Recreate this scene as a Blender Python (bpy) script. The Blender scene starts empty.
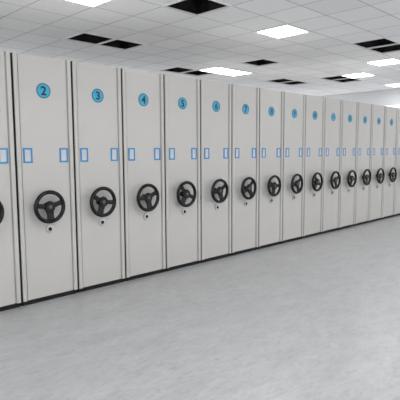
import bpy, bmesh, math, random
from mathutils import Matrix, Vector
random.seed(4)
C=bpy.context.scene.collection
PI=math.pi
W=0.5886; H=2.3; CH=3.2; ZB=1.9915

# ------------------------------------------------------------------ helpers
def bx(bm,x0,x1,y0,y1,z0,z1,bev=0,seg=2):
    vs=[bm.verts.new((x,y,z)) for x in (x0,x1) for y in (y0,y1) for z in (z0,z1)]
    fs=[bm.faces.new([vs[i] for i in q]) for q in [(0,1,3,2),(4,6,7,5),(0,4,5,1),(2,3,7,6),(0,2,6,4),(1,5,7,3)]]
    bmesh.ops.recalc_face_normals(bm,faces=fs)
    if bev:
        es=list({e for f in fs for e in f.edges})
        bmesh.ops.bevel(bm,geom=es,offset=bev,segments=seg,profile=.5,affect='EDGES')
def prism(bm,pts,z0,z1):
    a=[bm.verts.new((x,y,z0)) for x,y in pts]; b=[bm.verts.new((x,y,z1)) for x,y in pts]
    n=len(pts)
    bm.faces.new(a); bm.faces.new(b[::-1])
    for i in range(n): bm.faces.new((a[i],b[i],b[(i+1)%n],a[(i+1)%n]))
def lathe(bm,prof,n=32):
    rings=[]
    for r,y in prof:
        if r<1e-6: rings.append([bm.verts.new((0,y,0))])
        else: rings.append([bm.verts.new((r*math.cos(2*PI*i/n),y,r*math.sin(2*PI*i/n))) for i in range(n)])
    for a,b in zip(rings,rings[1:]):
        for i in range(n):
            j=(i+1)%n
            if len(a)==1 and len(b)==1: continue
            if len(a)==1: bm.faces.new((a[0],b[j],b[i]))
            elif len(b)==1: bm.faces.new((a[i],a[j],b[0]))
            else: bm.faces.new((a[i],a[j],b[j],b[i]))
def torus(bm,R,r,n=44,m=12):
    vs=[[bm.verts.new(((R+r*math.cos(2*PI*j/m))*math.cos(2*PI*i/n), r*1.05*math.sin(2*PI*j/m),(R+r*math.cos(2*PI*j/m))*math.sin(2*PI*i/n))) for j in range(m)] for i in range(n)]
    for i in range(n):
        for j in range(m):
            bm.faces.new((vs[i][j],vs[(i+1)%n][j],vs[(i+1)%n][(j+1)%m],vs[i][(j+1)%m]))
def mesh(name,bm,mat,smooth=False):
    bmesh.ops.recalc_face_normals(bm,faces=bm.faces)
    me=bpy.data.meshes.new(name); bm.to_mesh(me); bm.free(); me.materials.append(mat)
    if smooth:
        for p in me.polygons: p.use_smooth=True
        try: me.set_sharp_from_angle(angle=math.radians(38))
        except Exception: pass
    return me
def put(name,me,parent=None,loc=(0,0,0),rot=(0,0,0)):
    o=bpy.data.objects.new(name,me); C.objects.link(o); o.parent=parent; o.location=loc; o.rotation_euler=rot
    return o
def empty(name,loc,label,cat,group=None):
    o=bpy.data.objects.new(name,None); C.objects.link(o); o.location=loc; o.empty_display_size=.1
    o['label']=label; o['category']=cat
    if group: o['group']=group
    return o
def struct(name,bm,mat):
    o=put(name,mesh(name,bm,mat)); o['kind']='structure'; return o

# ------------------------------------------------------------------ materials
def base(name,col,rough=.5,metal=0,spec=.5):
    m=bpy.data.materials.new(name); m.use_nodes=True
    b=m.node_tree.nodes['Principled BSDF']
    b.inputs['Base Color'].default_value=(*col,1); b.inputs['Roughness'].default_value=rough; b.inputs['Metallic'].default_value=metal
    b.inputs['Specular IOR Level'].default_value=spec
    return m,m.node_tree,b
def noisy(name,c1,c2,scale=4,detail=3,rough=.5,metal=0,bump=0,bscale=300,spec=.5):
    m,t,b=base(name,c1,rough,metal,spec)
    tc=t.nodes.new('ShaderNodeTexCoord'); n=t.nodes.new('ShaderNodeTexNoise'); n.inputs['Scale'].default_value=scale; n.inputs['Detail'].default_value=detail
    r=t.nodes.new('ShaderNodeValToRGB'); r.color_ramp.elements[0].position=.35; r.color_ramp.elements[1].position=.65
    r.color_ramp.elements[0].color=(*c1,1); r.color_ramp.elements[1].color=(*c2,1)
    t.links.new(tc.outputs['Object'],n.inputs['Vector']); t.links.new(n.outputs['Fac'],r.inputs['Fac']); t.links.new(r.outputs['Color'],b.inputs['Base Color'])
    if bump:
        n2=t.nodes.new('ShaderNodeTexNoise'); n2.inputs['Scale'].default_value=bscale; n2.inputs['Detail'].default_value=2
        bp=t.nodes.new('ShaderNodeBump'); bp.inputs['Strength'].default_value=bump; bp.inputs['Distance'].default_value=.002
        t.links.new(tc.outputs['Object'],n2.inputs['Vector']); t.links.new(n2.outputs['Fac'],bp.inputs['Height']); t.links.new(bp.outputs['Normal'],b.inputs['Normal'])
    return m
M={}
M['panel']=noisy('powder_coated_panel',(.52,.508,.485),(.555,.543,.52),1.3,2,.34,0,.05,400)
M['carcass']=noisy('steel_carcass',(.50,.49,.47),(.54,.53,.50),2,2,.5)
M['dark']=noisy('dark_chassis',(.010,.010,.011),(.016,.016,.016),8,2,.7,spec=.2)
M['gap_shade']=noisy('gap_shade_black',(.010,.010,.010),(.015,.015,.015),8,2,.8,spec=.2)
M['black']=noisy('black_bakelite',(.003,.003,.0035),(.005,.005,.006),10,2,.18,spec=.30)
M['chrome']=noisy('brushed_steel',(.50,.50,.50),(.60,.60,.59),30,2,.32,1)
M['hub']=noisy('grey_hub_cap',(.07,.07,.07),(.10,.10,.10),20,2,.3,.5)
M['blue']=noisy('blue_holder_plastic',(.018,.23,.53),(.024,.26,.57),6,2,.45)
M['cyan']=noisy('cyan_badge',(.030,.36,.55),(.036,.39,.58),6,2,.45)
M['ring']=noisy('teal_badge_ring',(.007,.13,.25),(.009,.15,.28),6,2,.45)
M['navy']=noisy('navy_numeral',(.002,.012,.042),(.003,.015,.050),6,2,.5)
M['card']=noisy('paper_card',(.54,.56,.57),(.60,.61,.62),6,2,.7)
M['frame']=noisy('white_trim_metal',(.80,.80,.80),(.84,.84,.84),6,2,.45)
M['void']=noisy('black_ceiling_void',(.008,.008,.009),(.03,.03,.032),5,4,.8,spec=.1)
M['wall']=noisy('white_wall_paint',(.80,.81,.82),(.84,.85,.86),1.2,3,.8)
def emis(name,strength):
    m,t,b=base(name,(.9,.9,.9),.6)
    tc=t.nodes.new('ShaderNodeTexCoord'); n=t.nodes.new('ShaderNodeTexNoise'); n.inputs['Scale'].default_value=3
    r=t.nodes.new('ShaderNodeMapRange'); r.inputs['To Min'].default_value=strength*.95; r.inputs['To Max'].default_value=strength*1.05
    t.links.new(tc.outputs['Object'],n.inputs['Vector']); t.links.new(n.outputs['Fac'],r.inputs['Value']); t.links.new(r.outputs['Result'],b.inputs['Emission Strength'])
    b.inputs['Emission Color'].default_value=(.995,.995,1,1)
    return m
M['lamp']=emis('led_diffuser',15.0)

# floor: pale grey vinyl, soft marbling and finer grain drawn out along the row, faint sheet seams
m,t,b=base('marbled_grey_vinyl',(.5,.5,.5),.31,0,.5)
L=t.links.new
tc=t.nodes.new('ShaderNodeTexCoord')
mp=t.nodes.new('ShaderNodeMapping'); mp.inputs['Scale'].default_value=(1,2.4,1)
n1=t.nodes.new('ShaderNodeTexNoise'); n1.inputs['Scale'].default_value=2.7; n1.inputs['Detail'].default_value=13; n1.inputs['Roughness'].default_value=.79; n1.inputs['Distortion'].default_value=.6
n2=t.nodes.new('ShaderNodeTexNoise'); n2.inputs['Scale'].default_value=11; n2.inputs['Detail'].default_value=9; n2.inputs['Roughness'].default_value=.76; n2.inputs['Distortion'].default_value=.9
r1=t.nodes.new('ShaderNodeValToRGB'); e=r1.color_ramp.elements; e[0].position=.36; e[0].color=(.395,.398,.401,1); e[1].position=.62; e[1].color=(.485,.488,.491,1)
r2=t.nodes.new('ShaderNodeValToRGB'); e=r2.color_ramp.elements; e[0].position=.36; e[0].color=(.83,.83,.83,1); e[1].position=.51; e[1].color=(1,1,1,1)
br=t.nodes.new('ShaderNodeTexBrick'); br.offset=.5; br.inputs['Scale'].default_value=1; br.inputs['Brick Width'].default_value=1.2; br.inputs['Row Height'].default_value=.6; br.inputs['Mortar Size'].default_value=.003
br.inputs['Color1'].default_value=(.975,.975,.975,1); br.inputs['Color2'].default_value=(1,1,1,1); br.inputs['Mortar'].default_value=(.90,.90,.90,1)
mx=t.nodes.new('ShaderNodeMix'); mx.data_type='RGBA'; mx.blend_type='MULTIPLY'; mx.inputs[0].default_value=1
mx0=t.nodes.new('ShaderNodeMix'); mx0.data_type='RGBA'; mx0.blend_type='MULTIPLY'; mx0.inputs[0].default_value=1
L(tc.outputs['Object'],mp.inputs['Vector']); L(tc.outputs['Object'],br.inputs['Vector'])
for n in (n1,n2): L(mp.outputs['Vector'],n.inputs['Vector'])
L(n1.outputs['Fac'],r1.inputs['Fac']); L(n2.outputs['Fac'],r2.inputs['Fac']); L(r1.outputs['Color'],mx.inputs[6]); L(r2.outputs['Color'],mx.inputs[7])
L(mx.outputs[2],mx0.inputs[6]); L(br.outputs['Color'],mx0.inputs[7]); L(mx0.outputs[2],b.inputs['Base Color'])
M['floor']=m
# ceiling: 0.6 m mineral tiles in a grid
m,t,b=base('mineral_ceiling_tile',(.8,.8,.8),.85,0,.2)
L=t.links.new
tc=t.nodes.new('ShaderNodeTexCoord'); mp=t.nodes.new('ShaderNodeMapping'); mp.inputs['Location'].default_value=(0,.2,0)
br=t.nodes.new('ShaderNodeTexBrick')
br.offset=0; br.squash=1
br.inputs['Scale'].default_value=1; br.inputs['Brick Width'].default_value=.6; br.inputs['Row Height'].default_value=.6; br.inputs['Mortar Size'].default_value=.009; br.inputs['Mortar Smooth'].default_value=.1
br.inputs['Color1'].default_value=(.87,.88,.90,1); br.inputs['Color2'].default_value=(.95,.96,.97,1); br.inputs['Mortar'].default_value=(.54,.55,.57,1)
nz=t.nodes.new('ShaderNodeTexNoise'); nz.inputs['Scale'].default_value=60
bp=t.nodes.new('ShaderNodeBump'); bp.inputs['Strength'].default_value=.15; bp.inputs['Distance'].default_value=.004
L(tc.outputs['Object'],mp.inputs['Vector']); L(mp.outputs['Vector'],br.inputs['Vector']); L(br.outputs['Color'],b.inputs['Base Color']); L(tc.outputs['Object'],nz.inputs['Vector']); L(nz.outputs['Fac'],bp.inputs['Height']); L(bp.outputs['Normal'],b.inputs['Normal'])
M['ceiling']=m

# ------------------------------------------------------------------ openings (0.6 m cells) in the ceiling grid
OPEN=[ # centre x, centre y, cells along x, label
 (3.6,2.5,2,'black open ceiling bay above the number 3 and 4 units'),
 (6.6,3.7,2,'black open ceiling bay just over the tops of the number 5 and 6 units'),
 (3.3,.1,1,'single black open ceiling bay at the top edge of the picture'),
 (7.2,-.5,2,'black open ceiling bay at the right edge of the picture'),
 (9.6,3.1,2,'black open ceiling bay just over the tops of the number 8 and 9 units'),
 (6.9,1.9,1,'single black open ceiling bay in mid ceiling above the number 7 unit'),
 (10.2,1.9,2,'small far black open ceiling bay above the number 11 and 12 units'),
]
holes=set()
for x,y,n,_ in OPEN:
    i0=round((x-n*.3)/.6); j0=round((y-.3-.4)/.6)
    for i in range(n): holes.add((i0+i,j0))
# ------------------------------------------------------------------ setting
X0,X1,Y0,Y1=-4.8,13.2,-9.2,5.2
bm=bmesh.new(); bx(bm,X0,X1,Y0,Y1,-.1,0); struct('floor',bm,M['floor'])
bm=bmesh.new()
vc={}
def gv(i,j):
    if (i,j) not in vc: vc[(i,j)]=bm.verts.new((i*.6,.4+j*.6,CH))
    return vc[(i,j)]
for i in range(-8,22):
    for j in range(-16,8):
        if (i,j) not in holes: bm.faces.new((gv(i,j),gv(i,j+1),gv(i+1,j+1),gv(i+1,j)))
struct('ceiling',bm,M['ceiling'])
# back and end walls: unseen open bands added to let world light reach the ceiling
bm=bmesh.new(); bx(bm,X0,X1+.12,Y1,Y1+.12,-.1,2.15); bx(bm,X0,X1+.12,Y1,Y1+.12,3.1,CH+.1)
for i in range(7):
    xc=X0+.1+i*3.0; bx(bm,xc-.1,xc+.1,Y1,Y1+.12,2.15,3.1)
struct('wall_back',bm,M['wall'])
YB=.0
bm=bmesh.new(); bx(bm,X1,X1+.12,Y0,YB,-.1,CH+.1); bx(bm,X1,X1+.12,YB,Y1,-.1,.9); bx(bm,X1,X1+.12,YB,Y1,2.75,CH+.1)
for yc in (YB+.1,YB+2.6,Y1-.1): bx(bm,X1,X1+.12,yc-.1,yc+.1,.9,2.75)
struct('wall_right',bm,M['wall'])
bm=bmesh.new(); bx(bm,X1-.012,X1,Y0,Y1,0,.1); struct('baseboard_right',bm,M['carcass'])

# ------------------------------------------------------------------ shelving units (shared part meshes)
GAP=.0105; hw=W/2-GAP; PB=.046
def arc(cx,cy,r,a0,a1,n=4): return [(cx+r*math.cos(math.radians(a0+(a1-a0)*i/n)),cy+r*math.sin(math.radians(a0+(a1-a0)*i/n))) for i in range(n+1)]
def panel_profile():
    y0=-.016; r=.008
    p=[(-hw,.032)]+arc(-hw+r,y0+r,r,180,270)
    p+=[(-.250,y0),(-.246,y0+.003),(-.244,0.011),(-.236,.011),(-.234,0),(.234,0),(.236,.011),(.244,.011),(.246,y0+.003),(.250,y0)]
    p+=arc(hw-r,y0+r,r,270,360)+[(hw,.032)]
    return p
bm=bmesh.new(); prism(bm,panel_profile(),PB,H); ME_panel=mesh('end_panel',bm,M['panel'],True)
bm=bmesh.new(); bx(bm,-hw+.012,hw-.012,.032,2.8,.10,H-.012); ME_carc=mesh('carcass',bm,M['carcass'])
bm=bmesh.new(); bx(bm,-hw+.001,hw-.001,.012,2.78,.0,PB); bx(bm,-hw+.02,hw-.02,.034,2.78,PB,.10); ME_chas=mesh('chassis',bm,M['dark'])
bm=bmesh.new(); bx(bm,-GAP/2+.0003,GAP/2-.0003,-.004,.030,PB,H-.004); ME_gap_shade=mesh('gap_shade_strip',bm,M['gap_shade'])  # black strip standing in for the shade in the gap between units
bm=bmesh.new(); lathe(bm,[(0,-.003),(.061,-.003)],40); ME_badge=mesh('number_badge',bm,M['cyan'],True)
bm=bmesh.new(); lathe(bm,[(.0605,-.003),(.061,-.0042),(.069,-.0042),(.070,-.003),(.070,.0005)],40); ME_ring=mesh('badge_ring',bm,M['ring'],True)
bm=bmesh.new()
lw,lh,lb=.043,.068,.014
bx(bm,-lw,lw,-.007,.001,lh-lb,lh); bx(bm,-lw,lw,-.007,.001,-lh,-lh+lb)
bx(bm,-lw,-lw+lb,-.007,.001,-lh+lb,lh-lb); bx(bm,lw-lb,lw,-.007,.001,-lh+lb,lh-lb)
ME_lab=mesh('label_holder',bm,M['blue'])
bm=bmesh.new(); bx(bm,-lw+lb,lw-lb,-.003,.001,-lh+lb,lh-lb); ME_card=mesh('label_card',bm,M['card'])
RW=.139
bm=bmesh.new(); torus(bm,RW,.0190); ME_rim=mesh('handwheel',bm,M['black'],True)
bm=bmesh.new(); lathe(bm,[(.034,.084),(.034,.076),(.020,.072),(.017,.025),(.048,.016),(.056,.0),(.048,-.014),(.0,-.014)],32); ME_hub=mesh('wheel_hub',bm,M['black'],True)
bm=bmesh.new(); lathe(bm,[(.020,-.0135),(.018,-.017),(.0,-.019)],28); ME_cap=mesh('hub_cap',bm,M['hub'],True)
def spoke_bm(k):
    bm=bmesh.new(); n=8
    rings=[]
    for i in range(n+1):
        u=i/n; x=.026+(RW-.026)*u; wd=(.031-.008*math.sin(PI*u))*k; y=.004*(1-u); th=.006
        rings.append([bm.verts.new((x,y+s*th,z)) for s,z in ((-1,-wd*.9),(-1.2,0),(-1,wd*.9),(1,wd),(1,-wd))])
    for a,b in zip(rings,rings[1:]):
        for i in range(5): bm.faces.new((a[i],b[i],b[(i+1)%5],a[(i+1)%5]))
    bm.faces.new(rings[0]); bm.faces.new(rings[-1][::-1]); return bm
ME_spoke=mesh('wheel_spoke',spoke_bm(1.0),M['black'],True)
ME_broad=mesh('wheel_spoke',spoke_bm(1.45),M['black'],True)
bm=bmesh.new(); lathe(bm,[(.039,.001),(.039,-.010),(.036,-.014),(.018,-.015)],32); ME_lock=mesh('lock_knob',bm,M['chrome'],True)
bm=bmesh.new(); lathe(bm,[(.019,-.0145),(.018,-.018),(0,-.0185)],24); ME_core=mesh('lock_cylinder',bm,M['dark'],True)

def digits(s):
    cu=bpy.data.curves.new('badge_number','FONT'); cu.body=s; cu.size=.112 if len(s)==1 else .092
    cu.align_x='CENTER'; cu.align_y='CENTER'; cu.extrude=.0012; cu.offset=.001 if s in '689' else .0028
    if len(s)>1: cu.space_character=.95; cu.offset=.0018
    o=bpy.data.objects.new('tmp',cu); C.objects.link(o); bpy.context.view_layer.update()
    me=bpy.data.meshes.new_from_object(o.evaluated_get(bpy.context.evaluated_depsgraph_get()))
    bpy.data.objects.remove(o); me.name='badge_number'; me.materials.clear(); me.materials.append(M['navy'])
    xs=[v.co.x for v in me.vertices]; ys=[v.co.y for v in me.vertices]; ox=(min(xs)+max(xs))/2; oy=(min(ys)+max(ys))/2
    for v in me.vertices: v.co.x-=ox; v.co.y-=oy
    return me

def unit(k,label):
    u=empty('mobile_shelving_unit',(k*W,0,0),label,'shelving unit','row of mobile shelving units')
    put('end_panel',ME_panel,u); put('carcass',ME_carc,u); put('chassis',ME_chas,u)
    for s in (-1,1): put('gap_shade_strip',ME_gap_shade,u,(s*(hw+GAP/2),0,0))
    bd=put('number_badge',ME_badge,u,(0,0,ZB)); put('badge_ring',ME_ring,bd)
    put('badge_number',digits(str(k)),bd,(0,-.0035,0),(PI/2,0,0))
    for x in (-.178,.184):
        lh_=put('label_holder',ME_lab,u,(x,0,1.395)); put('label_card',ME_card,lh_)
    wl=put('handwheel',ME_rim,u,(-.022,-.083,.915),(0,ROT[k%len(ROT)],0))
    put('wheel_hub',ME_hub,wl); put('hub_cap',ME_cap,wl)
    for a,me in ((90,ME_broad),(192,ME_spoke),(-12,ME_spoke)): put('wheel_spoke',me,wl,(0,0,0),(0,math.radians(a),0))
    lk=put('lock_knob',ME_lock,u,(.008,0,.695)); put('lock_cylinder',ME_core,lk)
    return u
ROT=[math.radians(a) for a in (0,10,-4,18,-12,35,-20,-34,12,-25,40,-15,22)]
unit(1,'light grey mobile shelving unit left of the number 2 unit, cut by the left edge')
for k in range(2,16):
    unit(k,'light grey mobile shelving unit with black handwheel and round blue badge reading %d'%k)
unit(16,'light grey mobile shelving unit just past the number 15 unit, cut by the right edge')

# ------------------------------------------------------------------ ceiling lights and the open bays
def light(x,y,lx,ly,label,group='lit ceiling panels'):
    t=empty('ceiling_light',(x,y,CH),label,'ceiling light',group)
    a,b_=lx/2-.006,ly/2-.006; f=.02
    bm=bmesh.new()
    bx(bm,-a,a,-b_,-b_+f,-.012,.0); bx(bm,-a,a,b_-f,b_,-.012,.0); bx(bm,-a,-a+f,-b_+f,b_-f,-.012,0); bx(bm,a-f,a,-b_+f,b_-f,-.012,0)
    put('light_frame',mesh('light_frame',bm,M['frame']),t)
    bm=bmesh.new(); bx(bm,-a+f,a-f,-b_+f,b_-f,-.007,0); put('light_diffuser',mesh('light_diffuser',bm,M['lamp']),t)
def opening(x,y,n,label):  # open bay with tiles left out, no grille; dark box above
    t=empty('open_ceiling_bay',(x,y,CH),label,'ceiling opening','black open ceiling bays')
    a,b_=n*.3,.3; f=.012
    bm=bmesh.new()
    bx(bm,-a-f,a+f,-b_-f,-b_+f,-.010,.012); bx(bm,-a-f,a+f,b_-f,b_+f,-.010,.012); bx(bm,-a-f,-a+f,-b_+f,b_-f,-.010,.012); bx(bm,a-f,a+f,-b_+f,b_-f,-.010,.012)
    put('bay_frame',mesh('bay_frame',bm,M['frame']),t)
    if n>1:
        bm=bmesh.new()
        for i in range(1,n): bx(bm,-a+.6*i-f,-a+.6*i+f,-b_+f,b_-f,-.010,.012)
        put('grid_bar',mesh('grid_bar',bm,M['frame']),t)
    bm=bmesh.new(); h=.35
    bx(bm,-a-.02,a+.02,-b_-.02,b_+.02,.013,h)
    bm.faces.ensure_lookup_table()
    lo=[f_ for f_ in bm.faces if all(v.co.z<.02 for v in f_.verts)]
    bmesh.ops.delete(bm,geom=lo,context='FACES_ONLY')
    put('dark_recess',mesh('dark_recess',bm,M['void']),t)
for o in OPEN: opening(*o)
LS=[(5.1,.1,.6,'square lit ceiling panel nearest the black open bay at the right edge'),
    (8.7,.1,.6,'square lit ceiling panel by the right edge of the picture'),
    (12.3,1.3,.6,'square lit ceiling panel at the far right end of the room'),
    (2.1,.7,.6,'square lit ceiling panel at the top of the picture, nearest the viewer'),
    (7.2,3.1,1.2,'lit ceiling panel low over the tops of the number 6 and 7 units'),
    (9.9,1.3,.6,'square lit ceiling panel above the number 12 and 13 units')]
for x,y,lx,l in LS: light(x,y,lx,.6,l)
for x in (-2.4,1.2,4.8,8.4,12.0):  # unseen panel rows added out of view for illumination
    for y in (-2.9,-5.9): light(x,y,1.2,.6,'long unseen ceiling panel added over the aisle to light the room','unseen lit panels added over the aisle')

# ------------------------------------------------------------------ world + camera
w=bpy.data.worlds.new('ambient'); bpy.context.scene.world=w; w.use_nodes=True
bg=w.node_tree.nodes['Background']; bg.inputs[0].default_value=(.98,.985,1,1); bg.inputs[1].default_value=1.55
yaw,p,r,f=.78810,.10281,-.00549,477.43
R=Matrix.Rotation(-yaw,3,'Z') @ Matrix.Rotation(PI/2-p,3,'X') @ Matrix.Rotation(r,3,'Z')
cd=bpy.data.cameras.new('camera'); co=bpy.data.objects.new('camera',cd); C.objects.link(co)
cd.sensor_width=36; cd.lens=f*36/400; cd.clip_start=.05
co.matrix_world=Matrix.Translation((-1.0003,-4.2072,1.43)) @ R.to_4x4()
bpy.context.scene.camera=co
try: bpy.context.scene.view_settings.view_transform='Standard'
except Exception: pass
